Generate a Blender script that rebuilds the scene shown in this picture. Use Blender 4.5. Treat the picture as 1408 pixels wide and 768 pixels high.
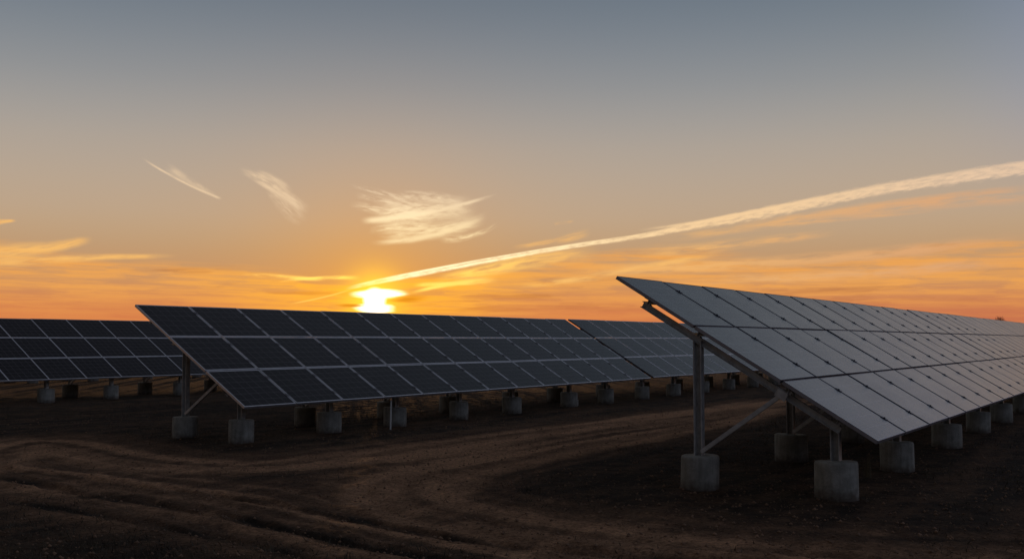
import bpy, bmesh, math, random
import numpy as np
from mathutils import Vector, Matrix, Euler

random.seed(7)
rng = np.random.default_rng(7)
SC = bpy.context.scene
COL = SC.collection
for o in list(bpy.data.objects):
    bpy.data.objects.remove(o, do_unlink=True)

# ------------------------------------------------------------------ camera
EYE = 1.5                                   # eye height in metres
F_PX, CX, CY = 1401.0, 704.0, 384.0         # focal length and centre for a 1408 px wide frame
PITCH = math.atan(84.0 / F_PX)
cam_d = bpy.data.cameras.new('camera')
cam_d.sensor_width = 36.0
cam_d.lens = 36.0 * F_PX / 1408.0
cam_d.clip_start = 0.1
cam_d.clip_end = 20000
cam = bpy.data.objects.new('camera', cam_d)
COL.objects.link(cam)
cam.location = (0, 0, EYE)
cam.rotation_euler = (math.pi / 2 + PITCH, 0, 0)
SC.camera = cam


def ray(u, v):
    x, y, z = u - CX, CY - v, F_PX
    c, s = math.cos(PITCH), math.sin(PITCH)
    return np.array([x, z * c - y * s, z * s + y * c])


def angles(u, v):
    r = ray(u, v)
    return (math.degrees(math.atan2(r[0], r[1])),
            math.degrees(math.asin(r[2] / np.linalg.norm(r))))


def ground_pt(u, v):
    r = ray(u, v)
    return (r * (-EYE / r[2]))[:2]


# ------------------------------------------------------------------ sun and exposure
SUN_AZ, SUN_EL = angles(515, 411)
sun_d = bpy.data.lights.new('sun', 'SUN')
sun_d.energy = 0.85
sun_d.angle = math.radians(0.6)
sun_d.color = (1.0, 0.50, 0.20)
sun = bpy.data.objects.new('sun', sun_d)
COL.objects.link(sun)
sv = Vector((math.sin(math.radians(SUN_AZ)) * math.cos(math.radians(SUN_EL)),
             math.cos(math.radians(SUN_AZ)) * math.cos(math.radians(SUN_EL)),
             math.sin(math.radians(SUN_EL))))
sun.rotation_euler = sv.to_track_quat('Z', 'Y').to_euler()
sun.location = (-20, 60, 30)

SC.view_settings.view_transform = 'Standard'
SC.view_settings.look = 'None'
SC.view_settings.exposure = 0.0
SC.view_settings.gamma = 1.0
SC.view_settings.use_curve_mapping = False

# ------------------------------------------------------------------ sky (world)
world = bpy.data.worlds.new('World')
SC.world = world
world.use_nodes = True
WT = world.node_tree
WT.nodes.clear()


def lin(r, g, b):
    def f(c):
        c /= 255.0
        return c / 12.92 if c <= 0.04045 else ((c + 0.055) / 1.055) ** 2.4
    return (f(r), f(g), f(b), 1.0)


class X:
    """A float socket of the world tree with arithmetic."""
    def __init__(s, sock): s.s = sock
    def __add__(a, b): return op('ADD', a, b)
    __radd__ = __add__
    def __sub__(a, b): return op('SUBTRACT', a, b)
    def __rsub__(a, b): return op('SUBTRACT', b, a)
    def __mul__(a, b): return op('MULTIPLY', a, b)
    __rmul__ = __mul__
    def __truediv__(a, b): return op('DIVIDE', a, b)
    def __neg__(a): return op('MULTIPLY', a, -1.0)


def setin(sock, v):
    if isinstance(v, X):
        WT.links.new(v.s, sock)
    elif isinstance(v, bpy.types.NodeSocket):
        WT.links.new(v, sock)
    else:
        sock.default_value = v


def op(kind, a, b=0.0, c=0.0, clamp=False):
    n = WT.nodes.new('ShaderNodeMath')
    n.operation = kind
    n.use_clamp = clamp
    setin(n.inputs[0], a)
    setin(n.inputs[1], b)
    setin(n.inputs[2], c)
    return X(n.outputs[0])


def sstep(x, lo, hi, a=0.0, b=1.0):
    n = WT.nodes.new('ShaderNodeMapRange')
    n.interpolation_type = 'SMOOTHSTEP'
    setin(n.inputs[0], x)
    for i, v in enumerate((lo, hi, a, b)):
        setin(n.inputs[1 + i], v)
    return X(n.outputs[0])


def noise(x, y, z=0.0, detail=4.0, rough=0.55, scale=1.0):
    c = WT.nodes.new('ShaderNodeCombineXYZ')
    setin(c.inputs[0], x); setin(c.inputs[1], y); setin(c.inputs[2], z)
    n = WT.nodes.new('ShaderNodeTexNoise')
    n.inputs['Scale'].default_value = scale
    n.inputs['Detail'].default_value = detail
    n.inputs['Roughness'].default_value = rough
    WT.links.new(c.outputs[0], n.inputs['Vector'])
    return X(n.outputs[0])


def curve(x, pts, lo, hi, vlo, vhi):
    """piecewise smooth function of x through pts, by a float curve."""
    t = (x - lo) * (1.0 / (hi - lo))
    t = op('MAXIMUM', op('MINIMUM', t, 1.0), 0.0)
    n = WT.nodes.new('ShaderNodeFloatCurve')
    setin(n.inputs['Value'], t)
    cu = n.mapping.curves[0]
    pp = sorted(((p - lo) / (hi - lo), (q - vlo) / (vhi - vlo)) for p, q in pts)
    while len(cu.points) < len(pp):
        cu.points.new(0.5, 0.5)
    for cp, (p, q) in zip(cu.points, pp):
        cp.location = (p, q)
        cp.handle_type = 'AUTO'
    n.mapping.use_clip = False
    n.mapping.extend = 'HORIZONTAL'
    n.mapping.update()
    return X(n.outputs[0]) * (vhi - vlo) + vlo


def ramp(x, stops, interp='B_SPLINE'):
    n = WT.nodes.new('ShaderNodeValToRGB')
    n.color_ramp.interpolation = interp
    e = n.color_ramp.elements
    while len(e) < len(stops):
        e.new(0.5)
    for el, (p, c) in zip(e, stops):
        el.position = p
        el.color = c
    setin(n.inputs[0], x)
    return n.outputs[0]


def mixc(f, a, b, mode='MIX'):
    n = WT.nodes.new('ShaderNodeMix')
    n.data_type = 'RGBA'
    n.blend_type = mode
    n.clamp_factor = True
    setin(n.inputs[0], f)
    setin(n.inputs[6], a)
    setin(n.inputs[7], b)
    return n.outputs[2]


tc = WT.nodes.new('ShaderNodeTexCoord')
sp = WT.nodes.new('ShaderNodeSeparateXYZ')
WT.links.new(tc.outputs['Generated'], sp.inputs[0])
dx, dy, dz = (X(sp.outputs[i]) for i in range(3))
AZ = op('ARCTAN2', dx, dy) * (180.0 / math.pi)              # azimuth in degrees, 0 = north
EL = op('ARCSINE', op('MAXIMUM', op('MINIMUM', dz, 1.0), -1.0)) * (180.0 / math.pi)
sdot = dx * sv.x + dy * sv.y + dz * sv.z
SD = op('ARCCOSINE', op('MAXIMUM', op('MINIMUM', sdot, 1.0), -1.0)) * (180.0 / math.pi)   # degrees from the sun

t_el = op('SQRT', op('MAXIMUM', EL, 0.0) * (1.0 / 90.0))
def te(e): return math.sqrt(max(e, 0.0) / 90.0)
west = ramp(t_el, [
    (0.0, lin(184, 100, 70)), (te(1.2), lin(204, 122, 80)), (te(2.8), lin(202, 140, 92)),
    (te(4.8), lin(190, 154, 114)), (te(6.9), lin(192, 166, 138)), (te(10.6), lin(174, 164, 153)),
    (te(14.0), lin(144, 147, 150)), (te(18.6), lin(104, 118, 132)), (te(27.0), lin(92, 101, 112)),
    (te(48.0), lin(88, 90, 100)), (1.0, lin(72, 74, 84))])
east = ramp(t_el, [
    (0.0, lin(56, 50, 50)), (te(4.0), lin(66, 58, 56)), (te(10.0), lin(68, 63, 63)),
    (te(20.0), lin(60, 59, 62)), (te(45.0), lin(58, 58, 62)), (1.0, lin(72, 74, 84))])
sky = mixc(sstep(SD, 42.0, 120.0), west, east)
# right of the frame is a little cooler and darker than the sun side
sky = mixc(sstep(AZ, 21.0, 38.0) * sstep(EL, 5.0, 13.0) * sstep(EL, 60.0, 30.0) * 0.80, sky, lin(140, 151, 178))
# broad warm glow round the sun
glow = op('EXPONENT', SD * (-1.0 / 4.2))
sky = mixc(glow * 0.60, sky, (1.05, 0.44, 0.035, 1))
hglow = op('EXPONENT', op('MULTIPLY', (AZ - SUN_AZ) * (1.0 / 6.0), (AZ - SUN_AZ) * (1.0 / 6.0)) * -1.0) * op('EXPONENT', op('MAXIMUM', EL, 0.0) * -0.42)
sky = mixc(hglow * 0.80, sky, (1.1, 0.44, 0.03, 1))

clear_sky = sky
PXD = 180.0 / math.pi / F_PX                                   # degrees in one photo pixel
# shared turbulence
warp = noise(AZ * 0.35, EL * 0.8, 3.1, 3.0) - 0.5


def stroke(p0, p1, w0, w1, bend=0.0, fs=0.05, ft=0.25, sharp=0.35, seed=0.0, tail0=0.25, tail1=0.25,
           rag=0.9, lo=0.32, hi=0.72):
    """one brushed cirrus filament from p0 to p1 (photo pixels turned into sky angles)."""
    a0, e0 = angles(*p0)
    a1, e1 = angles(*p1)
    L = math.hypot(a1 - a0, e1 - e0)
    ca, sa = (a1 - a0) / L, (e1 - e0) / L
    qx, qy = AZ - a0, EL - e0
    s = (qx * ca + qy * sa) * (1.0 / L)                        # 0..1 along
    t = qy * ca - qx * sa                                      # degrees across
    b = bend * PXD
    t = t - s * (1.0 - s) * (4.0 * b) + warp * (0.5 * rag * max(w0, w1) * PXD)
    wid = op('MAXIMUM', s * ((w1 - w0) * PXD) + w0 * PXD, 0.01)
    prof = sstep(op('ABSOLUTE', t / wid), 1.0, sharp, 0.0, 1.0)
    ends = sstep(s, 0.0, tail0) * sstep(s, 1.0, 1.0 - tail1)
    n = noise(s * (L / PXD * fs), t * (ft / PXD), seed * 7.3, 5.0, 0.6)
    return prof * ends * sstep(n, lo, hi)


def union(lst):
    r = None
    for d in lst:
        q = 1.0 - d
        r = q if r is None else r * q
    return 1.0 - r


# low banks of orange cirrus ---------------------------------------------------------------
bn = noise(AZ * 0.10 + warp * 0.5, EL * 1.3 - AZ * 0.02, 1.7, 6.0, 0.6)
bn2 = noise(AZ * 0.22 + warp * 1.2, EL * 3.2 + AZ * 0.06, 6.2, 6.0, 0.62)
a_l, _ = angles(0, 400)
top_left = curve(AZ, [(a_l - 6, angles(0, 322)[1]), (a_l, angles(0, 330)[1]), (angles(100, 0)[0], angles(100, 345)[1]),
                      (angles(240, 0)[0], angles(240, 358)[1]), (angles(400, 0)[0], angles(400, 372)[1]),
                      (angles(480, 0)[0], angles(480, 384)[1]), (angles(600, 0)[0], angles(600, 372)[1]),
                      (angles(700, 0)[0], angles(700, 362)[1]), (angles(780, 0)[0], angles(780, 350)[1]),
                      (angles(900, 0)[0], angles(900, 338)[1]), (angles(1100, 0)[0], angles(1100, 352)[1]),
                      (angles(1408, 0)[0], angles(1408, 325)[1]), (60, 4.5)], -50, 60, 0.0, 8.0)
edge = top_left - EL + (bn - 0.5) * 0.9 + (bn2 - 0.5) * 0.7
bank = sstep(edge, -0.15, 0.75)
bank_fade = sstep(EL, 0.2, 2.0, 0.45, 1.0)
bank_col = mixc(sstep(SD, 1.0, 12.0), (1.15, 0.50, 0.035, 1), lin(236, 164, 86))
sky = mixc(bank * bank_fade * sstep(op('ABSOLUTE', AZ), 60.0, 48.0) * sstep(bn2, 0.30, 0.64, 0.12, 1.0), sky, bank_col)
# brown troughs inside the banks
trough = sstep(bn, 0.52, 0.68) * bank * sstep(EL, 0.3, 1.2)
sky = mixc(trough * 0.55, sky, mixc(sstep(SD, 2.0, 12.0), (0.72, 0.24, 0.02, 1), lin(176, 112, 68)))

# the lowest air reddens
low_red = sstep(EL, 3.3, 0.9) * sstep(SD, 1.5, 11.0)
sky = mixc(low_red * 0.72, sky, mixc(sstep(AZ, 2.0, 27.0), lin(218, 126, 72), lin(196, 108, 76)))

# named streaks of the banks
def band(*a, **k):
    """a softer, broader streak of the low banks."""
    k.setdefault('fs', 0.022); k.setdefault('ft', 0.16); k.setdefault('sharp', 0.05); k.setdefault('lo', 0.28); k.setdefault('hi', 0.66)
    return stroke(*a, **k)


near = union([
    band((380, 388), (500, 382), 2, 5, 3, seed=1, lo=.2, hi=.5), band((330, 376), (450, 385), 4, 4, 0, seed=2),
    band((-80, 354), (130, 329), 24, 5, -4, seed=3, tail1=.15, lo=.15, hi=.6), band((-40, 366), (250, 352), 9, 4, 4, seed=4, lo=.2, hi=.6),
    band((560, 404), (690, 384), 3, 7, 4, seed=5, lo=.2, hi=.55), band((565, 392), (660, 390), 5, 3, 1, seed=6, lo=.2, hi=.5),
    band((590, 390), (830, 346), 10, 20, 6, seed=7, lo=.2, hi=.65), band((700, 395), (1000, 345), 6, 8, -4, seed=8),
    band((-20, 309), (24, 303), 7, 2, 1, seed=9, tail0=.05, lo=.2, hi=.5)])
sky = mixc(near * 0.92, sky, mixc(sstep(SD, 1.5, 12.0), (1.5, 0.92, 0.16, 1), lin(250, 190, 108)))
peach = union([
    band((900, 330), (1310, 286), 8, 5, 4, seed=11), band((980, 318), (1440, 254), 8, 6, 5, seed=12),
    band((860, 352), (1160, 318), 14, 6, 0, seed=13), band((760, 372), (1440, 322), 12, 12, -8, seed=14, lo=.25, hi=.6),
    band((900, 386), (1440, 352), 8, 12, -6, seed=15, lo=.25, hi=.65), band((1100, 300), (1460, 268), 10, 14, 6, seed=16),
    band((700, 340), (815, 318), 4, 9, -3, seed=17), band((760, 308), (790, 304), 3, 3, 0, seed=18)])
sky = mixc(peach * 0.80, sky, mixc(sstep(AZ, 4.0, 26.0), lin(244, 186, 112), lin(224, 168, 120)))

# the contrail ---------------------------------------------------------------------------------
cl = [(470, 398), (500, 391), (600, 371), (700, 352.5), (800, 336), (880, 324.5), (960, 309), (1050, 292), (1130, 276),
      (1200, 262), (1300, 246), (1408, 230), (1560, 206)]
cm = curve(AZ, [angles(*p) for p in cl], angles(470, 398)[0], angles(1560, 206)[0], 2.0, 12.0)
wpts = [(470, 1.0), (520, 3.8), (600, 4.2), (720, 3.6), (880, 3.8), (960, 5.6), (1050, 7.6), (1200, 7.4), (1408, 9.4), (1560, 11)]
cw = curve(AZ, [(angles(p, 300)[0], q * PXD) for p, q in wpts], angles(470, 300)[0], angles(1560, 300)[0], 0.0, 1.0)
cd = EL - cm
rough_n = noise(AZ * 1.6, cd * 7.0, 2.2, 5.0, 0.65)
cdn = (cd + (rough_n - 0.5) * cw * sstep(AZ, -4.0, 14.0, 0.25, 1.15)) / op('MAXIMUM', cw, 0.01)
body = sstep(cdn, 1.12, 0.55) * sstep(cdn, -1.25, -0.45)
split = sstep(op('ABSOLUTE', cdn - 0.12), 0.20, 0.02) * sstep(AZ, -7.0, -4.5) * sstep(AZ, 4.0, 0.0)
gate = sstep(AZ, angles(476, 0)[0], angles(512, 0)[0]) * sstep(AZ, 54.0, 40.0)
trail = body * gate * (1.0 - split * 0.55) * sstep(rough_n, 0.25, 0.65, 0.42, 1.0)
# second older strand that joins from above
strand = stroke((872, 318), (1180, 262), 3, 5, -2, seed=51, sharp=0, lo=.2, hi=.5)
trail = union([trail, strand * 0.8])
trail_col = mixc(sstep(AZ, -8.0, 12.0), (1.5, 1.25, 0.72, 1), lin(252, 212, 160))
trail_col = mixc(sstep(AZ, 10.0, 27.0), trail_col, lin(236, 202, 168))
sky = mixc(trail * 0.92, sky, trail_col)
thin = stroke((395, 418), (488, 396), 1.6, 2.0, -2, seed=52, sharp=0, lo=0.0, hi=.3)
sky = mixc(thin * 0.6, sky, (1.15, 0.72, 0.14, 1))

# the sun behind thin cloud ------------------------------------------------------------------------
core = op('EXPONENT', op('MULTIPLY', SD, SD) * (-1.0 / 1.9))
sky = mixc(core * 0.85, sky, (1.7, 0.95, 0.05, 1))
def spot(p, wx, wy, tilt=0.0):
    """soft elliptical patch of sky, sizes in photo pixels."""
    a0, e0 = angles(*p)
    qx, qy = (AZ - a0) * (1.0 / (wx * PXD)) + warp * 0.5, (EL - e0 + (AZ - a0) * tilt + warp * 0.22) * (1.0 / (wy * PXD))
    return sstep(op('SQRT', qx * qx + qy * qy) + (bn2 - 0.5) * 0.9, 1.08, 0.12)


bloom = union([spot((519, 404), 37, 7.5), spot((516, 424), 27, 9.5), sstep(SD, 0.75, 0.25)])
sky = mixc(bloom, sky, (4.5, 3.6, 2.4, 1))
dark = union([spot((562, 411), 34, 6, -0.05), spot((484, 419), 24, 3.0, 0.02)])
sky = mixc(dark * 0.9, sky, (0.80, 0.27, 0.01, 1))
cloudy_sky = sky
# the three cirrus tufts ---------------------------------------------------------------------
tufts = union([
    stroke((193, 216), (306, 274), 2.0, 3.0, -3, seed=21, sharp=0, lo=.15, hi=.6, tail1=.08),
    stroke((226, 227), (300, 270), 9, 3, -1, seed=125, sharp=0, ft=.14, lo=.1, hi=.9),
    stroke((326, 230), (426, 294), 6, 13, 4, seed=23, sharp=0, lo=.2, hi=.7),
    stroke((348, 236), (402, 266), 7, 8, 4, seed=124, sharp=0, ft=.3, lo=.1, hi=.85), stroke((345, 246), (420, 290), 3, 9, 2, seed=27, sharp=0, lo=.1, hi=.6),
    stroke((366, 258), (420, 308), 6, 17, -2, seed=25, sharp=0, tail1=.3, lo=.25, hi=.85)])
sky = mixc(tufts * 0.72, sky, lin(244, 212, 172))
feather_core = spot((560, 300), 75, 26, 0.06)
feather = union([
    stroke((478, 254), (600, 288), 3, 9, 2, seed=31, sharp=0), stroke((486, 268), (600, 296), 6, 9, 3, seed=32, sharp=0),
    stroke((478, 282), (600, 300), 8, 10, 1, seed=33, sharp=0), stroke((494, 304), (686, 266), 7, 3, -6, seed=34, sharp=0, lo=.18, hi=.5, tail0=.1),
    stroke((505, 300), (660, 286), 30, 18, 4, seed=35, sharp=0, lo=.15, hi=.7), stroke((506, 334), (672, 294), 5, 9, -10, seed=36, sharp=0, lo=.18, hi=.52),
    stroke((515, 322), (670, 300), 20, 14, -6, seed=37, sharp=0, lo=.15, hi=.7), stroke((600, 328), (686, 306), 8, 4, -8, seed=38, sharp=0),
    stroke((505, 318), (600, 312), 7, 12, 3, seed=39, sharp=0), stroke((540, 268), (640, 282), 8, 12, 4, seed=40, sharp=0, ft=.15)])
sky = mixc(feather * (feather_core * 0.30 + 0.74), sky, mixc(sstep(EL, 5.2, 9.2), (1.12, 0.86, 0.46, 1), lin(252, 224, 188)))

tuft_sky = sky
world.cycles.sampling_method = 'MANUAL'
world.cycles.sample_map_resolution = 512


def background(c):
    n = WT.nodes.new('ShaderNodeBackground')
    n.inputs['Strength'].default_value = 1.0
    setin(n.inputs['Color'], c)
    return n.outputs[0]


def choose(f, a, b):
    n = WT.nodes.new('ShaderNodeMixShader')
    setin(n.inputs[0], f)
    WT.links.new(a, n.inputs[1])
    WT.links.new(b, n.inputs[2])
    return n.outputs[0]


def between(x, lo, hi): return op('GREATER_THAN', x, lo) * op('LESS_THAN', x, hi)


# clouds are only worked out where there are any; below the horizon the world is dull earth
tuft_zone = between(EL, 4.2, 11.5) * between(AZ, angles(180, 0)[0] - 1.0, angles(700, 0)[0] + 1.0)
cloud_zone = between(EL, -0.1, 14.0) * between(AZ, -60.0, 60.0)
surf = choose(tuft_zone, background(cloudy_sky), background(tuft_sky))
surf = choose(cloud_zone, background(clear_sky), surf)
surf = choose(op('LESS_THAN', EL, -0.1), surf, background((0.03, 0.022, 0.016, 1)))
wo = WT.nodes.new('ShaderNodeOutputWorld')
WT.links.new(surf, wo.inputs['Surface'])

# ------------------------------------------------------------------ materials
def new_mat(name):
    m = bpy.data.materials.new(name)
    m.use_nodes = True
    nt = m.node_tree
    return m, nt, nt.nodes['Principled BSDF']


def mnode(nt, typ, **kw):
    n = nt.nodes.new(typ)
    for k, v in kw.items():
        setattr(n, k, v)
    return n


def noisy(name, c1, c2, scale, rough=0.8, metal=0.0, bump=0.0, bscale=None, rough2=None, dirt=None):
    m, nt, b = new_mat(name)
    tcn = mnode(nt, 'ShaderNodeTexCoord')
    oi = mnode(nt, 'ShaderNodeObjectInfo')
    ad = mnode(nt, 'ShaderNodeVectorMath', operation='ADD')
    nt.links.new(tcn.outputs['Object'], ad.inputs[0])
    sc = mnode(nt, 'ShaderNodeVectorMath', operation='SCALE')
    cmb = mnode(nt, 'ShaderNodeCombineXYZ')
    for i in range(3):
        nt.links.new(oi.outputs['Random'], cmb.inputs[i])
    nt.links.new(cmb.outputs[0], sc.inputs[0])
    sc.inputs['Scale'].default_value = 37.0
    nt.links.new(sc.outputs[0], ad.inputs[1])
    n = mnode(nt, 'ShaderNodeTexNoise')
    n.inputs['Scale'].default_value = scale
    n.inputs['Detail'].default_value = 6
    n.inputs['Roughness'].default_value = 0.65
    nt.links.new(ad.outputs[0], n.inputs['Vector'])
    r = mnode(nt, 'ShaderNodeValToRGB')
    r.color_ramp.elements[0].position = 0.35
    r.color_ramp.elements[1].position = 0.68
    r.color_ramp.elements[0].color = (*c1, 1)
    r.color_ramp.elements[1].color = (*c2, 1)
    nt.links.new(n.outputs[0], r.inputs[0])
    last = r.outputs[0]
    nt.links.new(last, b.inputs['Base Color'])
    b.inputs['Roughness'].default_value = rough
    b.inputs['Metallic'].default_value = metal
    if rough2 is not None:
        mr = mnode(nt, 'ShaderNodeMapRange')
        mr.inputs[3].default_value = rough
        mr.inputs[4].default_value = rough2
        nt.links.new(n.outputs[0], mr.inputs[0])
        nt.links.new(mr.outputs[0], b.inputs['Roughness'])
    if bump:
        n2 = mnode(nt, 'ShaderNodeTexNoise')
        n2.inputs['Scale'].default_value = bscale or scale * 4
        n2.inputs['Detail'].default_value = 5
        nt.links.new(ad.outputs[0], n2.inputs['Vector'])
        bp = mnode(nt, 'ShaderNodeBump')
        bp.inputs['Strength'].default_value = bump
        bp.inputs['Distance'].default_value = 0.01
        nt.links.new(n2.outputs[0], bp.inputs['Height'])
        nt.links.new(bp.outputs[0], b.inputs['Normal'])
    return m


M_STEEL = noisy('galvanised_steel', (0.38, 0.38, 0.365), (0.60, 0.60, 0.575), 14, 0.45, 0.35, 0.15, 60, 0.62)
M_ALU = noisy('silver_aluminium', (0.58, 0.58, 0.60), (0.72, 0.72, 0.74), 6, 0.34, 0.8, 0, None, 0.5)
M_DARKALU = noisy('gap_shaded_aluminium', (0.020, 0.024, 0.040), (0.035, 0.04, 0.06), 6, 0.45, 0.2, 0, None, 0.55)  # silver frames darkened: shadow of the joint gaps put into the colour
M_RAIL = noisy('lit_rail_aluminium', (0.30, 0.30, 0.33), (0.42, 0.42, 0.45), 6, 0.45, 0.6)  # the same frames in a lighter tone where they face open sky
M_DULL = noisy('dull_clamp_metal', (0.20, 0.20, 0.21), (0.30, 0.30, 0.31), 12, 0.45, 0.7)
M_CLAMP = noisy('black_clamp_metal', (0.03, 0.035, 0.05), (0.06, 0.065, 0.09), 20, 0.4, 0.5)
M_CONC = noisy('concrete', (0.20, 0.195, 0.165), (0.34, 0.33, 0.285), 7, 0.92, 0.0, 0.6, 45)
def splash(m):
    """soil thrown up against the foot of the block, and rain streaks down its side."""
    nt = m.node_tree
    b = nt.nodes['Principled BSDF']
    src = b.inputs['Base Color'].links[0].from_socket
    t = mnode(nt, 'ShaderNodeTexCoord')
    g = mnode(nt, 'ShaderNodeSeparateXYZ')
    nt.links.new(t.outputs['Object'], g.inputs[0])
    oi = mnode(nt, 'ShaderNodeObjectInfo')
    def mt(o, a, c):
        n = mnode(nt, 'ShaderNodeMath', operation=o)
        for q, v in enumerate((a, c)):
            if isinstance(v, bpy.types.NodeSocket): nt.links.new(v, n.inputs[q])
            else: n.inputs[q].default_value = v
        return n.outputs[0]
    def nz(sx_, sz_, det):
        c = mnode(nt, 'ShaderNodeCombineXYZ')
        nt.links.new(mt('ADD', mt('MULTIPLY', g.outputs[0], sx_), mt('MULTIPLY', oi.outputs['Random'], 40.0)), c.inputs[0])
        nt.links.new(mt('MULTIPLY', g.outputs[1], sx_), c.inputs[1])
        nt.links.new(mt('MULTIPLY', g.outputs[2], sz_), c.inputs[2])
        n = mnode(nt, 'ShaderNodeTexNoise')
        n.inputs['Scale'].default_value = 1.0
        n.inputs['Detail'].default_value = det
        nt.links.new(c.outputs[0], n.inputs['Vector'])
        return n.outputs[0]
    def mr(v, a, c, lo, hi):
        n = mnode(nt, 'ShaderNodeMapRange')
        nt.links.new(v, n.inputs[0])
        for q, w_ in enumerate((a, c, lo, hi)): n.inputs[1 + q].default_value = w_
        return n.outputs[0]
    f = mr(mt('ADD', g.outputs[2], mt('MULTIPLY', mt('SUBTRACT', nz(14, 14, 6), 0.5), 0.20)), 0.00, 0.10, 0.8, 0.0)
    m1 = mnode(nt, 'ShaderNodeMix', data_type='RGBA')
    nt.links.new(f, m1.inputs[0]); nt.links.new(src, m1.inputs[6]); m1.inputs[7].default_value = (0.07, 0.045, 0.028, 1)
    m2 = mnode(nt, 'ShaderNodeMix', data_type='RGBA', blend_type='MULTIPLY')
    nt.links.new(mr(nz(26, 2.2, 4), 0.45, 0.75, 0.0, 0.55), m2.inputs[0])
    nt.links.new(m1.outputs[2], m2.inputs[6]); m2.inputs[7].default_value = (0.45, 0.43, 0.38, 1)
    nt.links.new(m2.outputs[2], b.inputs['Base Color'])


splash(M_CONC)
M_BACK = noisy('panel_backsheet', (0.10, 0.10, 0.10), (0.14, 0.14, 0.14), 3, 0.7)
M_STAKE = noisy('pale_plastic', (0.6, 0.6, 0.56), (0.75, 0.75, 0.7), 8, 0.5)
M_BARK = noisy('bark', (0.05, 0.04, 0.03), (0.09, 0.07, 0.05), 4, 0.9)
M_LEAF = noisy('dark_leaves', (0.03, 0.035, 0.02), (0.06, 0.06, 0.035), 2, 0.8)
M_STRAW = noisy('dry_straw', (0.10, 0.08, 0.045), (0.20, 0.16, 0.09), 3, 0.85)
M_CLOD = noisy('clod_soil', (0.12, 0.072, 0.042), (0.28, 0.165, 0.095), 1.7, 0.95)
M_GRASS = noisy('dead_grass', (0.035, 0.027, 0.017), (0.10, 0.075, 0.042), 1.3, 0.9)


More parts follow.
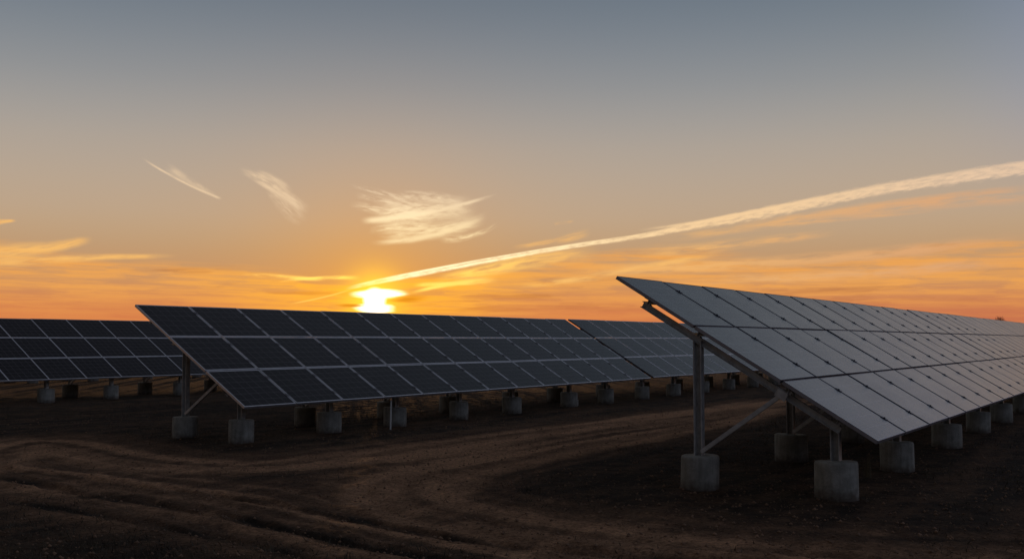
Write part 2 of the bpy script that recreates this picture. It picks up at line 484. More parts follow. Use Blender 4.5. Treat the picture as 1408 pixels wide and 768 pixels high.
def cell_material(name, w, l, n_x, n_y, line_col, line_w, rough, dust, ior):
    m, nt, b = new_mat(name)
    tcn = mnode(nt, 'ShaderNodeTexCoord')
    sx = mnode(nt, 'ShaderNodeSeparateXYZ')
    nt.links.new(tcn.outputs['Object'], sx.inputs[0])

    def mth(o, a, bb=0.0):
        n = mnode(nt, 'ShaderNodeMath', operation=o)
        for i, v in enumerate((a, bb)):
            if isinstance(v, bpy.types.NodeSocket):
                nt.links.new(v, n.inputs[i])
            else:
                n.inputs[i].default_value = v
        return n.outputs[0]

    def lines(sock, size, off, width):
        t = mth('DIVIDE', mth('SUBTRACT', sock, off), size)
        fr = mth('FRACT', t)
        d = mth('MULTIPLY', mth('MINIMUM', fr, mth('SUBTRACT', 1.0, fr)), size)
        mr = mnode(nt, 'ShaderNodeMapRange')
        mr.inputs[1].default_value = width * 0.5
        mr.inputs[2].default_value = width * 0.5 + 0.0015
        mr.inputs[3].default_value = 1
        mr.inputs[4].default_value = 0
        nt.links.new(d, mr.inputs[0])
        return mr.outputs[0], mth('FLOOR', t)
    mgn = 0.018
    cwx, cwy = (w - 2 * mgn) / n_x, (l - 2 * mgn) / n_y
    lx, ix = lines(sx.outputs[0], cwx, mgn, line_w)
    ly, iy = lines(sx.outputs[1], cwy, mgn, line_w)
    bus, _ = lines(sx.outputs[1], cwy / 3.0, mgn + cwy / 6.0, 0.0016)
    grid = mth('MAXIMUM', lx, ly)
    # each cell a shade of its own
    oi = mnode(nt, 'ShaderNodeObjectInfo')
    cv = mnode(nt, 'ShaderNodeCombineXYZ')
    nt.links.new(ix, cv.inputs[0]); nt.links.new(iy, cv.inputs[1]); nt.links.new(mth('MULTIPLY', oi.outputs['Random'], 91.0), cv.inputs[2])
    wn = mnode(nt, 'ShaderNodeTexWhiteNoise')
    nt.links.new(cv.outputs[0], wn.inputs['Vector'])
    cr = mnode(nt, 'ShaderNodeValToRGB')
    cr.color_ramp.elements[0].color = (0.0050, 0.0045, 0.007, 1)
    cr.color_ramp.elements[1].color = (0.009, 0.008, 0.011, 1)
    nt.links.new(wn.outputs[0], cr.inputs[0])
    mx0 = mnode(nt, 'ShaderNodeMix', data_type='RGBA')
    nt.links.new(mth('MULTIPLY', bus, 0.35), mx0.inputs[0])
    nt.links.new(cr.outputs[0], mx0.inputs[6])
    mx0.inputs[7].default_value = (0.12, 0.12, 0.13, 1)
    mx = mnode(nt, 'ShaderNodeMix', data_type='RGBA')
    nt.links.new(grid, mx.inputs[0])
    nt.links.new(mx0.outputs[2], mx.inputs[6])
    mx.inputs[7].default_value = (*line_col, 1)
    # thin dust film, thicker in soft patches and toward the low edge
    nz = mnode(nt, 'ShaderNodeTexNoise')
    nz.inputs['Scale'].default_value = 2.2
    nz.inputs['Detail'].default_value = 7
    ofs = mnode(nt, 'ShaderNodeVectorMath', operation='ADD')
    cmb = mnode(nt, 'ShaderNodeCombineXYZ')
    nt.links.new(mth('MULTIPLY', oi.outputs['Random'], 53.0), cmb.inputs[2])
    nt.links.new(tcn.outputs['Object'], ofs.inputs[0])
    nt.links.new(cmb.outputs[0], ofs.inputs[1])
    nt.links.new(ofs.outputs[0], nz.inputs['Vector'])
    dm = mnode(nt, 'ShaderNodeMapRange')
    dm.inputs[1].default_value = 0.3
    dm.inputs[2].default_value = 0.75
    dm.inputs[3].default_value = dust * 0.75
    dm.inputs[4].default_value = dust * 1.3
    nt.links.new(nz.outputs[0], dm.inputs[0])
    mx2 = mnode(nt, 'ShaderNodeMix', data_type='RGBA')
    nt.links.new(dm.outputs[0], mx2.inputs[0])
    nt.links.new(mx.outputs[2], mx2.inputs[6])
    mx2.inputs[7].default_value = (0.20, 0.17, 0.14, 1)
    nt.links.new(mx2.outputs[2], b.inputs['Base Color'])
    rr = mnode(nt, 'ShaderNodeMapRange')
    rr.inputs[1].default_value = 0.3
    rr.inputs[2].default_value = 0.75
    rr.inputs[3].default_value = rough
    rr.inputs[4].default_value = rough * 1.2
    nt.links.new(nz.outputs[0], rr.inputs[0])
    nt.links.new(rr.outputs[0], b.inputs['Roughness'])
    b.inputs['IOR'].default_value = ior
    return m


# ------------------------------------------------------------------ mesh helpers
def tag(o, label=None, cat=None, group=None, kind=None):
    if label: o['label'] = label
    if cat: o['category'] = cat
    if group: o['group'] = group
    if kind: o['kind'] = kind
    return o


def link(name, data, parent=None):
    o = bpy.data.objects.new(name, data)
    COL.objects.link(o)
    if parent is not None:
        o.parent = parent
    return o


def box(bm, lo, hi, mi=0):
    v = [bm.verts.new((x, y, z)) for x in (lo[0], hi[0]) for y in (lo[1], hi[1]) for z in (lo[2], hi[2])]
    for f in ((0, 1, 3, 2), (4, 6, 7, 5), (0, 4, 5, 1), (2, 3, 7, 6), (0, 2, 6, 4), (1, 5, 7, 3)):
        bm.faces.new([v[i] for i in f]).material_index = mi


def sweep(bm, prof, p0, p1, up, mi=0):
    """closed profile [(a, b)] swept from p0 to p1; b runs along up, a along up x axis."""
    p0, p1, up = Vector(p0), Vector(p1), Vector(up)
    ax = (p1 - p0).normalized()
    up = (up - ax * up.dot(ax)).normalized()
    sd = up.cross(ax)
    rings = [[bm.verts.new(p + sd * a + up * b) for a, b in prof] for p in (p0, p1)]
    n = len(prof)
    for i in range(n):
        j = (i + 1) % n
        bm.faces.new((rings[0][i], rings[0][j], rings[1][j], rings[1][i])).material_index = mi
    bm.faces.new(rings[0][::-1]).material_index = mi
    bm.faces.new(rings[1]).material_index = mi


def mesh_of(bm, name, mats, smooth=False, bevel=0.0):
    bmesh.ops.recalc_face_normals(bm, faces=bm.faces)
    if bevel:
        bmesh.ops.bevel(bm, geom=list(bm.edges), offset=bevel, segments=1, affect='EDGES', profile=0.5)
    me = bpy.data.meshes.new(name)
    bm.to_mesh(me)
    bm.free()
    for m in mats:
        me.materials.append(m)
    if smooth:
        me.shade_smooth()
    return me


def rect_prof(w, h): return [(-w / 2, -h / 2), (w / 2, -h / 2), (w / 2, h / 2), (-w / 2, h / 2)]
def c_prof(w, h, t):
    return [(-w / 2, -h / 2), (w / 2, -h / 2), (w / 2, -h / 2 + t), (-w / 2 + t, -h / 2 + t),
            (-w / 2 + t, h / 2 - t), (w / 2, h / 2 - t), (w / 2, h / 2), (-w / 2, h / 2)]
def i_prof(w, h, t):
    return [(-w / 2, -h / 2), (w / 2, -h / 2), (w / 2, -h / 2 + t), (t / 2, -h / 2 + t), (t / 2, h / 2 - t),
            (w / 2, h / 2 - t), (w / 2, h / 2), (-w / 2, h / 2), (-w / 2, h / 2 - t), (-t / 2, h / 2 - t),
            (-t / 2, -h / 2 + t), (-w / 2, -h / 2 + t)]


# ------------------------------------------------------------------ value noise in numpy for the ground
_perm = rng.random((256, 256))
def vnoise(x, y):
    xi, yi = np.floor(x).astype(int), np.floor(y).astype(int)
    xf, yf = x - xi, y - yi
    u, v = xf * xf * (3 - 2 * xf), yf * yf * (3 - 2 * yf)
    g = lambda i, j: _perm[i % 256, j % 256]
    return (g(xi, yi) * (1 - u) + g(xi + 1, yi) * u) * (1 - v) + (g(xi, yi + 1) * (1 - u) + g(xi + 1, yi + 1) * u) * v - 0.5
def fbm(x, y, o=4):
    r, a = 0, 1.0
    for i in range(o):
        r = r + a * vnoise(x * 2 ** i + 17.3 * i, y * 2 ** i - 9.1 * i)
        a *= 0.5
    return r


def polydist(x, y, pts):
    best = np.full(x.shape, 1e9)
    sgn = np.zeros(x.shape)
    for (x0, y0), (x1, y1) in zip(pts[:-1], pts[1:]):
        ex, ey = x1 - x0, y1 - y0
        L2 = ex * ex + ey * ey
        t = np.clip(((x - x0) * ex + (y - y0) * ey) / L2, 0, 1)
        px, py = x - x0 - t * ex, y - y0 - t * ey
        d = np.hypot(px, py)
        c = np.sign(ex * py - ey * px)
        m = d < best
        best = np.where(m, d, best)
        sgn = np.where(m, c, sgn)
    return best, best * sgn


def smooth_path(px, n=8):
    P = np.array([ground_pt(*p) for p in px])
    out = []
    for i in range(len(P) - 1):
        p0, p1, p2, p3 = P[max(i - 1, 0)], P[i], P[i + 1], P[min(i + 2, len(P) - 1)]
        for k in range(n):
            t = k / n
            out.append(0.5 * ((2 * p1) + (-p0 + p2) * t + (2 * p0 - 5 * p1 + 4 * p2 - p3) * t * t + (-p0 + 3 * p1 - 3 * p2 + p3) * t ** 3))
    out.append(P[-1])
    return out


RUTS = [smooth_path(p) for p in (
    [(-120, 622), (0, 637), (100, 652), (175, 662), (300, 677), (425, 693), (550, 716), (700, 737), (860, 754), (1040, 768)],
    [(-120, 636), (0, 652), (120, 676), (230, 692), (350, 712), (460, 735), (570, 756), (700, 778)],
    [(-100, 668), (0, 684), (140, 706), (260, 726), (380, 752), (470, 780)])]
BANDS = [smooth_path(p) for p in (
    [(-60, 640), (10, 614), (75, 606), (150, 622), (250, 634), (360, 636), (480, 626), (620, 610), (760, 592), (900, 574), (1010, 560), (1080, 550)],
    [(1040, 560), (930, 586), (800, 608), (680, 630), (600, 648), (562, 668), (600, 690), (700, 712), (850, 735), (1000, 750), (1200, 762), (1408, 770)],
    [(-100, 626), (0, 642), (150, 664), (300, 684), (440, 712), (600, 745), (760, 775)])]
D2 = np.array([0.54654551, 0.8374294]); H2 = np.array([-0.8374294, 0.54654551])


def ground_height(x, y, want_bare=False):
    r = np.hypot(x, y)
    fade = np.clip(1.2 - r / 60.0, 0.0, 1.0)
    z = 0.022 * fbm(x * 0.3, y * 0.3, 2) + 0.010 * fbm(x * 1.7, y * 1.7, 3) + 0.014 * fbm(x * 7.0, y * 7.0, 2) + 0.010 * vnoise(x * 19, y * 19)
    bare = np.zeros_like(x)
    xw = x + 0.10 * fbm(x * 0.9, y * 0.9, 2)
    yw = y + 0.10 * fbm(x * 0.9 + 40, y * 0.9, 2)
    rut_shade = np.zeros_like(x)
    for B in BANDS:
        d, sd = polydist(xw, yw, B)
        w = np.clip((1.5 - d) / 0.9, 0, 1)
        w = w * w * (3 - 2 * w)
        z += w * (-0.03 + 0.014 * np.sin(sd * 2 * np.pi / 0.34 + 3 * fbm(x * .5, y * .5, 2)) * (0.4 + fbm(x * 1.3, y * 1.3, 2)))
        w = w * np.clip(0.85 + 1.15 * vnoise(sd * 6.0 + 50, 0.16 * (x + y)) + 0.7 * vnoise(sd * 2.6, 0.08 * (x - y)), 0.05, 1.5)
        bare = np.maximum(bare, w)
    for R in RUTS:
        d, sd = polydist(xw, yw, R)
        z += -0.028 * np.exp(-(d / 0.09) ** 2) + 0.006 * np.exp(-((d - 0.22) / 0.08) ** 2) * (1.0 + 1.2 * fbm(x * 6, y * 6, 2))
        rut_shade = np.maximum(rut_shade, np.exp(-(d / 0.13) ** 2) * np.clip(0.75 + 0.9 * fbm(x * 1.5, y * 1.5, 2), 0, 1))  # shade inside the ruts, painted into the soil colour
        z += 0.010 * np.exp(-(d / 0.16) ** 2) * np.sin((x + y) * 2 * np.pi / 0.19)
        bare = np.maximum(bare, 0.8 * np.exp(-(d / 0.45) ** 2))
    # worked furrows along the rows
    hh = x * H2[0] + y * H2[1] + 0.15 * fbm(x * .4, y * .4, 2)
    dd = x * D2[0] + y * D2[1]
    bare = bare + 0.34 * vnoise(hh * 4.5, dd * 0.35 + 9) + 0.22 * vnoise(hh * 11.0, dd * 0.8)
    z += 0.012 * np.sin(hh * 2 * np.pi / 0.45 + 4 * fbm(x * .2, y * .2, 2)) * np.clip(r / 20 - 0.4, 0, 1)
    z = z * fade
    return (z, bare - 1.1 * rut_shade) if want_bare else z  # painted rut shade is taken off the bare-soil mask


def gz(x, y):
    return float(ground_height(np.array([x], float), np.array([y], float))[0])


# ------------------------------------------------------------------ the ground: one sheet to the horizon
az = np.radians(np.concatenate([np.linspace(-180, -42, 24)[:-1], np.linspace(-42, 42, 500), np.linspace(42, 180, 24)[1:-1]]))
rad = np.concatenate([np.linspace(0.3, 5.4, 10), np.arange(5.8, 16, 0.045), np.arange(16, 30, 0.11), 30 * 1.045 ** np.arange(0, 115)])
A, R = np.meshgrid(az, rad)
gx, gy = (R * np.sin(A)).ravel(), (R * np.cos(A)).ravel()
zz, bare = ground_height(gx, gy, True)
na, nr = len(az), len(rad)
idx = np.arange(na * nr).reshape(nr, na)
a_, b_ = idx[:-1, :], idx[1:, :]
q = np.stack([a_, np.roll(a_, -1, 1), np.roll(b_, -1, 1), b_], -1).reshape(-1, 4)
me = bpy.data.meshes.new('ground')
nv = na * nr
co = np.concatenate([np.stack([gx, gy, zz], 1), [[0, 0, float(zz[:na].mean())]]])
cap = np.stack([np.full(na, nv), np.roll(idx[0], -1), idx[0]], 1)
me.vertices.add(nv + 1)
me.vertices.foreach_set('co', co.ravel())
loops = np.concatenate([q[:, ::-1].ravel(), cap[:, ::-1].ravel()])
me.loops.add(len(loops))
me.loops.foreach_set('vertex_index', loops.astype(np.int32))
starts = np.concatenate([np.arange(len(q)) * 4, len(q) * 4 + np.arange(na) * 3])
me.polygons.add(len(starts))
me.polygons.foreach_set('loop_start', starts.astype(np.int32))
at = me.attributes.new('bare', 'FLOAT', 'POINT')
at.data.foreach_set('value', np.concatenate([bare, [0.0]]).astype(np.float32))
me.update(calc_edges=True)
me.validate()
me.shade_smooth()
mg, nt, b = new_mat('dry_soil')
geo = mnode(nt, 'ShaderNodeTexCoord')
atn = mnode(nt, 'ShaderNodeAttribute', attribute_name='bare')
def mn(scale, detail=6.0, rough=0.65):
    n = mnode(nt, 'ShaderNodeTexNoise')
    n.inputs['Scale'].default_value = scale
    n.inputs['Detail'].default_value = detail
    n.inputs['Roughness'].default_value = rough
    nt.links.new(geo.outputs['Object'], n.inputs['Vector'])
    return n.outputs[0]
n_big, n_mid, n_fine = mn(0.35), mn(2.6), mn(24.0, 8.0, 0.8)
def mm(o, a, bb):
    n = mnode(nt, 'ShaderNodeMath', operation=o)
    for i, v in enumerate((a, bb)):
        if isinstance(v, bpy.types.NodeSocket): nt.links.new(v, n.inputs[i])
        else: n.inputs[i].default_value = v
    return n.outputs[0]
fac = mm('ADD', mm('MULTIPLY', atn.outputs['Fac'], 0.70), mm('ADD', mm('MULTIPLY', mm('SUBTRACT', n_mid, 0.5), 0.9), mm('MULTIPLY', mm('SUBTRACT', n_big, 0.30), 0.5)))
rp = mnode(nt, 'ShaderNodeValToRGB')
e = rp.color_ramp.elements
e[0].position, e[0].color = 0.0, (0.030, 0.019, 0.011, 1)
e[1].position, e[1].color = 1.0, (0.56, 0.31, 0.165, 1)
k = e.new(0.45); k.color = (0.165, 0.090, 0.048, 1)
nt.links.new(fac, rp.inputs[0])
mul = mnode(nt, 'ShaderNodeMix', data_type='RGBA', blend_type='MULTIPLY')
mul.inputs[0].default_value = 1.0
fr = mnode(nt, 'ShaderNodeMapRange')
fr.inputs[1].default_value, fr.inputs[2].default_value = 0.3, 0.7
fr.inputs[3].default_value, fr.inputs[4].default_value = 0.12, 1.75
nt.links.new(n_fine, fr.inputs[0])
nt.links.new(rp.outputs[0], mul.inputs[6])
nt.links.new(fr.outputs[0], mul.inputs[7])
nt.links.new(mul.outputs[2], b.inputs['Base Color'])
b.inputs['Roughness'].default_value = 0.95
b.inputs['Specular IOR Level'].default_value = 0.15
bp = mnode(nt, 'ShaderNodeBump')
bp.inputs['Strength'].default_value = 1.0
bp.inputs['Distance'].default_value = 0.05
nt.links.new(mm('ADD', n_fine, mm('MULTIPLY', mn(55.0, 5.0, 0.7), 0.5)), bp.inputs['Height'])
nt.links.new(bp.outputs[0], b.inputs['Normal'])
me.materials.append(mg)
tag(link('ground', me), kind='structure')

# ------------------------------------------------------------------ solar tables
TILT = math.radians(31.0)
CT, ST = math.cos(TILT), math.sin(TILT)
ROTZ = math.atan2(D2[1], D2[0])
h = EYE


def footing_mesh(seed, r, top):
    """poured round concrete block, softly worn rim, set a little into the soil."""
    rr = random.Random(seed)
    bm = bmesh.new()
    prof = [(r * 0.99, -0.15), (r * 1.0, 0.02), (r * 0.995, top * 0.5), (r * 0.992, top - 0.030), (r * 0.975, top - 0.012), (r * 0.94, top - 0.002), (r * 0.86, top), (r * 0.5, top + 0.002), (0.0, top + 0.003)]
    N = 40
    ph = [rr.uniform(0, 6.28) for _ in range(4)]
    rings = []
    for pr, pz in prof[:-1]:
        ring = []
        for i in range(N):
            a = 2 * math.pi * i / N
            wob = 1 + 0.012 * math.sin(2 * a + ph[0]) + 0.008 * math.sin(5 * a + ph[1] + pz * 6) + rr.uniform(-0.004, 0.004)
            ring.append(bm.verts.new((pr * wob * math.cos(a), pr * wob * math.sin(a), pz + 0.006 * math.sin(a + ph[2]) * (pz > 0.1) + rr.uniform(-0.002, 0.002))))
        rings.append(ring)
    c = bm.verts.new((0, 0, prof[-1][1]))
    for r0, r1 in zip(rings[:-1], rings[1:]):
        for i in range(N):
            bm.faces.new((r0[i], r0[(i + 1) % N], r1[(i + 1) % N], r1[i]))
    for i in range(N):
        bm.faces.new((rings[-1][i], rings[-1][(i + 1) % N], c))
    return mesh_of(bm, 'footing', [M_CONC], smooth=True)


FOOT_T = 0.335
FOOTINGS = [footing_mesh(i, 0.195, FOOT_T) for i in range(6)]


def panel_meshes(name, w, l, cell_mat, frame_mat, lip, clamp_gap, clamp_mat):
    th = 0.036
    bm = bmesh.new()                                         # laminate: glass face on a backsheet
    box(bm, (lip * 0.6, lip * 0.6, -0.010), (w - lip * 0.6, l - lip * 0.6, -0.0022), 1)
    bm.faces.ensure_lookup_table()
    for f in bm.faces:
        if f.calc_center_median().z > -0.003:
            f.material_index = 0
    lam = mesh_of(bm, 'solar_panel', [cell_mat, M_BACK])
    bm = bmesh.new()                                         # four mitred rails
    o = [(0, 0), (w, 0), (w, l), (0, l)]
    i_ = [(lip, lip), (w - lip, lip), (w - lip, l - lip), (lip, l - lip)]
    z0, z1 = -th, 0.0
    if True:
        ot = [bm.verts.new((*p, z1)) for p in o]; ob = [bm.verts.new((*p, z0)) for p in o]
        it = [bm.verts.new((*p, z1)) for p in i_]; ib = [bm.verts.new((*p, z0)) for p in i_]
        for k in range(4):
            j = (k + 1) % 4
            bm.faces.new((ot[k], ot[j], it[j], it[k])).material_index = {3: 1, 0: 2}.get(k, 0)
            bm.faces.new((ob[j], ob[k], ib[k], ib[j]))
            bm.faces.new((ot[j], ot[k], ob[k], ob[j])).material_index = {3: 1, 0: 2}.get(k, 0)
            bm.faces.new((it[k], it[j], ib[j], ib[k]))
    frm0 = mesh_of(bm, 'panel_frame', [frame_mat] * 3, bevel=0.0015)
    frm = {}
    for end in (0, 1, 2):                                       # open-edge rails keep the lit tone; joint rails have gap shadow in colour
        for low in (0, 1):
            m_ = frm0.copy()
            m_.materials[1] = M_RAIL if end and frame_mat is M_DARKALU else frame_mat
            m_.materials[2] = M_RAIL if low and frame_mat is M_DARKALU else frame_mat
            if end == 2:
                m_.materials[1] = M_CLAMP  # shadowed end face beside the table gap, painted black
            frm[end, low] = m_
    bm = bmesh.new()                                         # mid clamp: a cap plate, stem and bolt head
    box(bm, (-0.026, -0.035, 0.001), (0.026, 0.035, 0.006))
    box(bm, (-clamp_gap / 2 + 0.002, -0.03, -th), (clamp_gap / 2 - 0.002, 0.03, 0.0005))
    bmesh.ops.create_cone(bm, cap_ends=True, segments=6, radius1=0.009, radius2=0.009, depth=0.008, matrix=Matrix.Translation((0, 0, 0.0102)))
    clp = mesh_of(bm, 'clamp', [clamp_mat])
    return lam, frm, clp


def solar_table(label, D0, Hlow, zlow, ncols, pitch, l_pitch, kit, rear, front, Hrear, Hfront, gap, rows=3,
                clamps=0, rafters=None, shaded_end=False):
    """one bolted-together table. D0, Hlow, zlow: low near corner (along the row, across it, height), in metres."""
    lam, frm, clp = kit
    base = D2 * D0 + H2 * Hlow
    root = link('solar_table', None)
    root.location = (base[0], base[1], 0)
    root.rotation_euler = (0, 0, ROTZ)
    tag(root, label, 'solar array', 'rows of tilted solar tables on concrete footings')
    w, l = pitch - gap, l_pitch - min(gap, 0.022)
    sag = [rr0.gauss(0, 0.0012) for rr0 in [random.Random(int(D0 * 77))] for _ in range(ncols)]

    def on(s, n=0.0):                                        # slope coordinate -> local y, z
        return s * CT - n * ST, zlow + s * ST + n * CT
    rr = random.Random(int(D0 * 100))
    first = None
    for c in range(ncols):
        for r in range(rows):
            y, z = on(r * l_pitch, sag[c] + rr.uniform(-0.001, 0.001))
            p = link('solar_panel', lam, root)
            p.location = (c * pitch + rr.uniform(-0.002, 0.002), y, z)
            p.rotation_euler = (TILT + rr.gauss(0, 0.0022), rr.gauss(0, 0.0010), 0)
            link('panel_frame', frm[2 if shaded_end and c == 0 else int(c == 0), int(r == 0)], p)
            if c < clamps and c < ncols - 1:
                for fy in (0.24, 0.76):
                    k = link('clamp', clp, p)
                    k.location = (w + gap / 2, l * fy, 0)
    length = ncols * pitch - gap
    total = rows * l_pitch - gap
    # purlins under the frames
    pd = 0.052
    for s in (0.29 * h, 0.65 * h, total - 0.72 * h + 0.02, total - 0.27 * h):
        y, z = on(s, -0.036 - pd / 2 - 0.002)
        bm = bmesh.new()
        sweep(bm, c_prof(0.060, pd, 0.005), (0.03, y, z), (length - 0.03, y, z), (0, -ST, CT))
        link('purlin', mesh_of(bm, 'purlin', [M_STEEL]), root)
    rn = -0.036 - pd - 0.004
    rd = 0.066
    ra = [d for d in (rafters if rafters is not None else rear)]
    for d in ra:
        x = d - D0
        y0, z0 = on(0.235 * h, rn - rd / 2)
        y1, z1 = on(total - 0.245 * h, rn - rd / 2)
        bm = bmesh.new()
        sweep(bm, c_prof(0.045, rd, 0.005), (x, y0, z0), (x, y1, z1), (0, -ST, CT))
        link('rafter', mesh_of(bm, 'rafter', [M_STEEL]), root)
    for d in ra[:5] if clamps else []:                       # angle brackets that hold the purlins to the rafters
        x = d - D0
        for s in (0.29 * h, 0.65 * h, total - 0.72 * h + 0.02, total - 0.27 * h):
            y0, z0 = on(s - 0.06, rn + 0.010)
            y1, z1 = on(s - 0.034, rn + 0.010)
            bm = bmesh.new()
            sweep(bm, [(-0.032, -0.009), (0.032, -0.009), (0.032, 0.030), (0.026, 0.030), (0.026, -0.003), (-0.032, -0.003)], (x, y0, z0), (x, y1, z1), (0, -ST, CT))
            link('bracket', mesh_of(bm, 'bracket', [M_STEEL]), root)
    for kind, ds, Hp in (('rear', rear, Hrear), ('front', front, Hfront)):
        yp = Hp - Hlow
        for i, d in enumerate(ds):
            x = d - D0
            wp = D2 * d + H2 * Hp
            g = gz(*wp)
            jx, jy = 0.0, 0.0
            ft = link('footing', FOOTINGS[rr.randrange(6)], root)
            ft.location = (x, yp, g + rr.uniform(-0.012, 0.012))
            ft.rotation_euler = (rr.gauss(0, .012), rr.gauss(0, .012), rr.uniform(0, 6.28))
            q_ = rr.uniform(0.94, 1.06)
            ft.scale = (q_, q_, 1)
            top = zlow + yp / CT * ST + (rn - rd) / CT + 0.03
            if kind == 'front':
                top += 0.0
            bm = bmesh.new()
            sweep(bm, [(-a, b) for a, b in c_prof(0.078, 0.088, 0.009)][::-1], (x, yp, FOOT_T - 0.10 + g), (x, yp, top), (0, 1, 0))
            # bolt heads on the web near both ends
            for zb in (FOOT_T + g + 0.05, top - 0.05, top - 0.11):
                for yb in (-0.02, 0.02):
                    bmesh.ops.create_cone(bm, cap_ends=True, segments=6, radius1=0.009, radius2=0.009, depth=0.012,
                                          matrix=Matrix.Translation((x + 0.028, yp + yb, zb)) @ Matrix.Rotation(math.pi / 2, 4, 'Y'))
            link('post', mesh_of(bm, 'post', [M_STEEL]), root)
            if kind == 'rear':
                ys, zs = on(0.66 * h, rn - rd * 0.6)
                bm = bmesh.new()
                sweep(bm, c_prof(0.03, 0.042, 0.005), (x - 0.03, yp - 0.035, FOOT_T + g + 0.03), (x - 0.03, ys, zs), (0, 0, 1))
                link('brace', mesh_of(bm, 'brace', [M_STEEL]), root)
                # gusset plate where brace, rafter and purlin meet
                bm = bmesh.new()
                sweep(bm, rect_prof(0.008, 0.08), (x - 0.052, ys - 0.05, zs - 0.03), (x - 0.052, ys + 0.05, zs + 0.03), (0, -ST, CT))
                link('gusset_plate', mesh_of(bm, 'gusset_plate', [M_STEEL]), root)
    return root


WR, LR = 0.780 * h, 0.7023 * h
WL, LL = 0.683 * h, 0.6485 * h
GAPR, GAPL = 0.034, 0.016
CELL_R = cell_material('dusty_cells', WR - GAPR, LR - 0.022, 6, 6, (0.16, 0.16, 0.18), 0.005, 0.22, 0.06, 1.54)
CELL_L = cell_material('dark_cells', WL - GAPL, LL - GAPL, 6, 6, (0.11, 0.10, 0.10), 0.0055, 0.20, 0.012, 1.24)
KIT_R = panel_meshes('r', WR - GAPR, LR - 0.022, CELL_R, M_DARKALU, 0.010, GAPR, M_CLAMP)
KIT_L = panel_meshes('l', WL - GAPL, LL - GAPL, CELL_L, M_ALU, 0.020, GAPL, M_DULL)


def hs(*v): return [q * h for q in v]


solar_table('nearest solar table, grey under the sky, its open end showing post and brace',
            6.525 * h, 1.567 * h, 0.383 * h, 33, WR, LR, KIT_R,
            hs(6.58, 8.55, 10.4, 12.25, 14.1, 15.95, 17.8, 19.65, 21.5, 23.35, 25.2, 27.05, 28.9, 30.75),
            hs(6.64, 8.32, 10.36, 12.15, 13.9, 15.95, 17.8, 19.65, 21.5, 23.35, 25.2, 27.05, 28.9, 30.75),
            2.765 * h, 1.858 * h, GAPR, clamps=16)
solar_table('dark solar table with silver frames standing right under the setting sun',
            6.72 * h, 7.40 * h, 0.378 * h, 13, WL, LL, KIT_L,
            hs(7.03, 8.76, 10.24, 11.58, 13.15, 14.5),
            hs(6.98, 8.22, 9.33, 10.6, 11.84, 13.42, 14.6),
            8.62 * h, 7.73 * h, GAPL, clamps=13)
solar_table('solar table past the narrow dark gap, partly behind the nearest end post',
            15.745 * h, 7.42 * h, 0.386 * h, 13, WL * 1.012, LL, KIT_L,
            hs(16.2, 17.8, 19.4, 21.0, 22.6, 24.2), hs(15.95, 17.25, 18.6, 20.0, 21.4, 22.8, 24.1),
            8.63 * h, 7.74 * h, GAPL, shaded_end=True)
solar_table('far left solar table, lower in view and cut by the left edge of the photo',
            6.94 * h, 15.06 * h, 0.386 * h, 16, 0.6675 * h, LL, KIT_L,
            hs(7.6, 9.2, 10.8, 12.35, 13.9, 15.4, 17.0), hs(7.35, 8.75, 9.75, 10.95, 12.4, 13.7, 15.1, 16.7),
            16.30 * h, 15.36 * h, GAPL)
solar_table('hidden far solar table, its footings glimpsed under the table with the sun above it',
            17.82 * h, 15.06 * h, 0.386 * h, 22, 0.6675 * h, LL, KIT_L,  # unseen length and gap set to block and pass the low sun
            hs(18.4, 20.0, 21.6, 23.2, 24.8, 26.4, 28.0, 29.6, 31.2), hs(18.4, 20.0, 21.6, 23.2, 24.8, 26.4, 28.0, 29.6, 31.2),
            16.30 * h, 15.36 * h, GAPL)
solar_table('rearmost solar table, added to shade the ground, its footings glimpsed below the far left table',
            9.25 * h, 22.3 * h, 0.386 * h, 24, 0.6675 * h, LL, KIT_L,  # extra row added behind to keep low sun off the ground
            hs(9.8, 11.2, 12.6, 14.0, 15.6, 17.2, 18.8, 20.4, 22.0, 23.6, 25.0), hs(9.8, 11.2, 12.6, 14.0, 15.6, 17.2, 18.8, 20.4, 22.0, 23.6, 25.0),
            23.54 * h, 22.6 * h, GAPL)

# ------------------------------------------------------------------ small things
def stake(u, v, height, label):
    g = ground_pt(u, v)
    bm = bmesh.new()
    sweep(bm, rect_prof(0.026, 0.012), (0, 0, -0.1), (0.01, 0, height * 0.97), (0, 1, 0))
    sweep(bm, rect_prof(0.030, 0.016), (0.01, 0, height * 0.97), (0.0105, 0, height), (0, 1, 0))
    o = link('marker_stake', mesh_of(bm, 'marker_stake', [M_STAKE], bevel=0.002))
    o.location = (g[0], g[1], gz(*g))
    tag(o, label, 'stake', 'pale marker stakes by the footings')


stake(536.8, 590, 0.50, 'taller thin pale stake in front of a footing below the sun')
stake(794, 557.5, 0.13, 'short pale stake stub in the ground near the gap between tables')


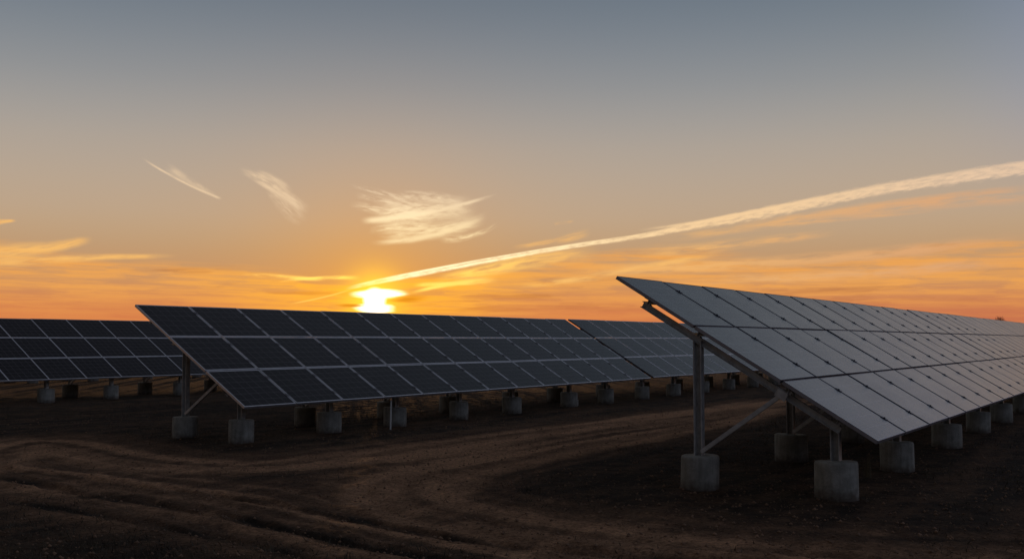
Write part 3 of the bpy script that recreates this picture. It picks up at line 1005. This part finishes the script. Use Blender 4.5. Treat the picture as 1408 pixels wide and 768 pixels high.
def weed(u, v, height, label, n=26, seed=1):
    rr = random.Random(seed)
    g = ground_pt(u, v)
    bm = bmesh.new()
    for i in range(n):
        a, lean = rr.uniform(0, 6.28), rr.uniform(0.02, 0.22)
        hh = height * rr.uniform(0.35, 1.0)
        bx, by = rr.gauss(0, 0.022), rr.gauss(0, 0.022)
        wd = rr.uniform(0.0025, 0.005)
        prev = None
        for k in range(5):
            t = k / 4
            cx_, cy_, cz_ = bx + math.cos(a) * lean * hh * t * t, by + math.sin(a) * lean * hh * t * t, hh * t
            wk = wd * (1 - 0.8 * t)
            cur = [bm.verts.new((cx_ - wk * math.sin(a), cy_ + wk * math.cos(a), cz_)), bm.verts.new((cx_ + wk * math.sin(a), cy_ - wk * math.cos(a), cz_)), bm.verts.new((cx_ + wk * math.cos(a), cy_ + wk * math.sin(a), cz_))]
            if prev:
                for j in range(3):
                    bm.faces.new((prev[j], prev[(j + 1) % 3], cur[(j + 1) % 3], cur[j]))
            prev = cur
    o = link('dry_weed', mesh_of(bm, 'dry_weed', [M_STRAW]))
    o.location = (g[0], g[1], gz(*g) - 0.01)
    tag(o, label, 'weed')


weed(1193, 655, 0.30, 'thin dry weed tuft standing beside the front footing of the near table')

# a lone tree far beyond the near table, only its top shows
def far_tree(u, dist, height, label):
    r = ray(u, 440)
    p = r[:2] / np.linalg.norm(r[:2]) * dist
    root = link('bare_tree', None)
    root.location = (p[0], p[1], 0)
    tag(root, label, 'tree')
    rr = random.Random(4)
    bm = bmesh.new()
    def limb(p0, p1, r0, r1):
        ax = (p1 - p0).normalized()
        s = ax.orthogonal().normalized(); t = ax.cross(s)
        rg = []
        for p_, q_ in ((p0, r0), (p1, r1)):
            rg.append([bm.verts.new(p_ + (s * math.cos(k * 1.0472) + t * math.sin(k * 1.0472)) * q_) for k in range(6)])
        for k in range(6):
            bm.faces.new((rg[0][k], rg[0][(k + 1) % 6], rg[1][(k + 1) % 6], rg[1][k]))
        bm.faces.new(rg[1])
    top = Vector((0, 0, height * 0.55))
    limb(Vector((0, 0, -0.3)), top, 0.28, 0.16)
    tips = []
    for i in range(22):
        a = i * 2.4
        zf = 0.38 + 0.58 * i / 21
        sp_ = height * 0.34 * (1.02 - zf) ** 0.6 * rr.uniform(.6, 1.1)
        q = Vector((math.cos(a) * sp_, math.sin(a) * sp_, height * zf))
        limb(Vector((0, 0, height * min(.55, zf * rr.uniform(.6, .85)))), q, 0.09, 0.03)
        for _ in range(3):
            q2 = q + Vector((rr.gauss(0, .5), rr.gauss(0, .5), rr.uniform(0, .7)))
            limb(q, q2, 0.03, 0.012)
            tips.append(q2)
        tips.append(q)
    link('trunk', mesh_of(bm, 'trunk', [M_BARK]), root)
    bm = bmesh.new()
    for t in tips:
        for _ in range(34):
            c = t + Vector((rr.gauss(0, .38), rr.gauss(0, .38), rr.gauss(0, .30)))
            e_ = Euler((rr.uniform(0, 6), rr.uniform(0, 6), 0)).to_matrix()
            s_ = rr.uniform(.06, .14)
            vs = [bm.verts.new(c + e_ @ Vector(v)) for v in ((-s_, 0, 0), (0, -s_ * .5, 0), (s_, 0, 0), (0, s_ * .5, 0))]
            bm.faces.new(vs)
    link('crown', mesh_of(bm, 'crown', [M_LEAF]), root)


far_tree(1374, 400, 9.5, 'small lone tree on the horizon, its dark top peeking over the near solar table')

# ------------------------------------------------------------------ dead grass and clods (nobody could count them)
def scatter_grass():
    n = 22000
    V, Fc = [], []
    k = 0
    xs, ys = [], []
    while len(xs) < n:
        a = rng.uniform(-29, 29, 4000); rr_ = 6.5 + 20 * rng.random(4000) ** 1.6
        x, y = rr_ * np.sin(np.radians(a)), rr_ * np.cos(np.radians(a))
        _, br = ground_height(x, y, True)
        pr = np.clip(0.9 - 1.2 * br, 0.04, 1) * np.clip(0.5 + 2.6 * fbm(x * .7, y * .7, 3), 0.02, 1)
        m = rng.random(4000) < pr
        xs += list(x[m]); ys += list(y[m])
    xs, ys = np.array(xs[:n]), np.array(ys[:n])
    zs = ground_height(xs, ys)
    for x, y, z in zip(xs, ys, zs):
        a = random.uniform(0, 6.28)
        hh = random.uniform(0.015, 0.055)
        w = random.uniform(0.003, 0.007)
        lx, ly = math.cos(a), math.sin(a)
        tx, ty = x + random.gauss(0, hh * .8), y + random.gauss(0, hh * .8)
        V += [(x - lx * w, y - ly * w, z - .01), (x + lx * w, y + ly * w, z - .01), (tx, ty, z + hh)]
        Fc.append((k, k + 1, k + 2)); k += 3
    m_ = bpy.data.meshes.new('dead_grass')
    m_.from_pydata(V, [], Fc)
    m_.materials.append(M_GRASS)
    o = link('dead_grass', m_)
    tag(o, 'short dead grass and stubble on the dark soil around the solar tables', 'grass', kind='stuff')


scatter_grass()


def scatter_clods():
    n = 14000
    a = np.radians(rng.uniform(-30, 30, n)); r = 6.3 + 16 * rng.random(n) ** 1.7
    x, y = r * np.sin(a), r * np.cos(a)
    z = ground_height(x, y)
    sz = 0.005 + 0.016 * rng.random(n) ** 3.5
    base = np.array([[1, 0, 0], [0, 1, 0], [-1, 0, 0], [0, -1, 0], [0, 0, .8], [0, 0, -.6]], float)
    V = base[None] * (0.7 + 0.6 * rng.random((n, 6, 1))) * sz[:, None, None]
    t = rng.random(n) * 6.28
    c, q = np.cos(t)[:, None], np.sin(t)[:, None]
    V = np.stack([V[..., 0] * c - V[..., 1] * q, V[..., 0] * q + V[..., 1] * c, V[..., 2]], -1) + np.stack([x, y, z + sz * 0.2], -1)[:, None, :]
    F = np.array([[0, 1, 4], [1, 2, 4], [2, 3, 4], [3, 0, 4], [1, 0, 5], [2, 1, 5], [3, 2, 5], [0, 3, 5]])
    F = (F[None] + 6 * np.arange(n)[:, None, None]).reshape(-1, 3)
    m_ = bpy.data.meshes.new('soil_clods')
    m_.vertices.add(n * 6)
    m_.vertices.foreach_set('co', V.ravel())
    m_.loops.add(len(F) * 3)
    m_.loops.foreach_set('vertex_index', F.ravel().astype(np.int32))
    m_.polygons.add(len(F))
    m_.polygons.foreach_set('loop_start', (np.arange(len(F)) * 3).astype(np.int32))
    m_.update(calc_edges=True)
    m_.materials.append(M_CLOD)
    tag(link('soil_clods', m_), 'crumbs and clods of dry soil strewn over the foreground', 'soil clods', kind='stuff')


scatter_clods()

SC.render.engine = 'CYCLES'
SC.cycles.max_bounces = 6
SC.cycles.sample_clamp_indirect = 4.0
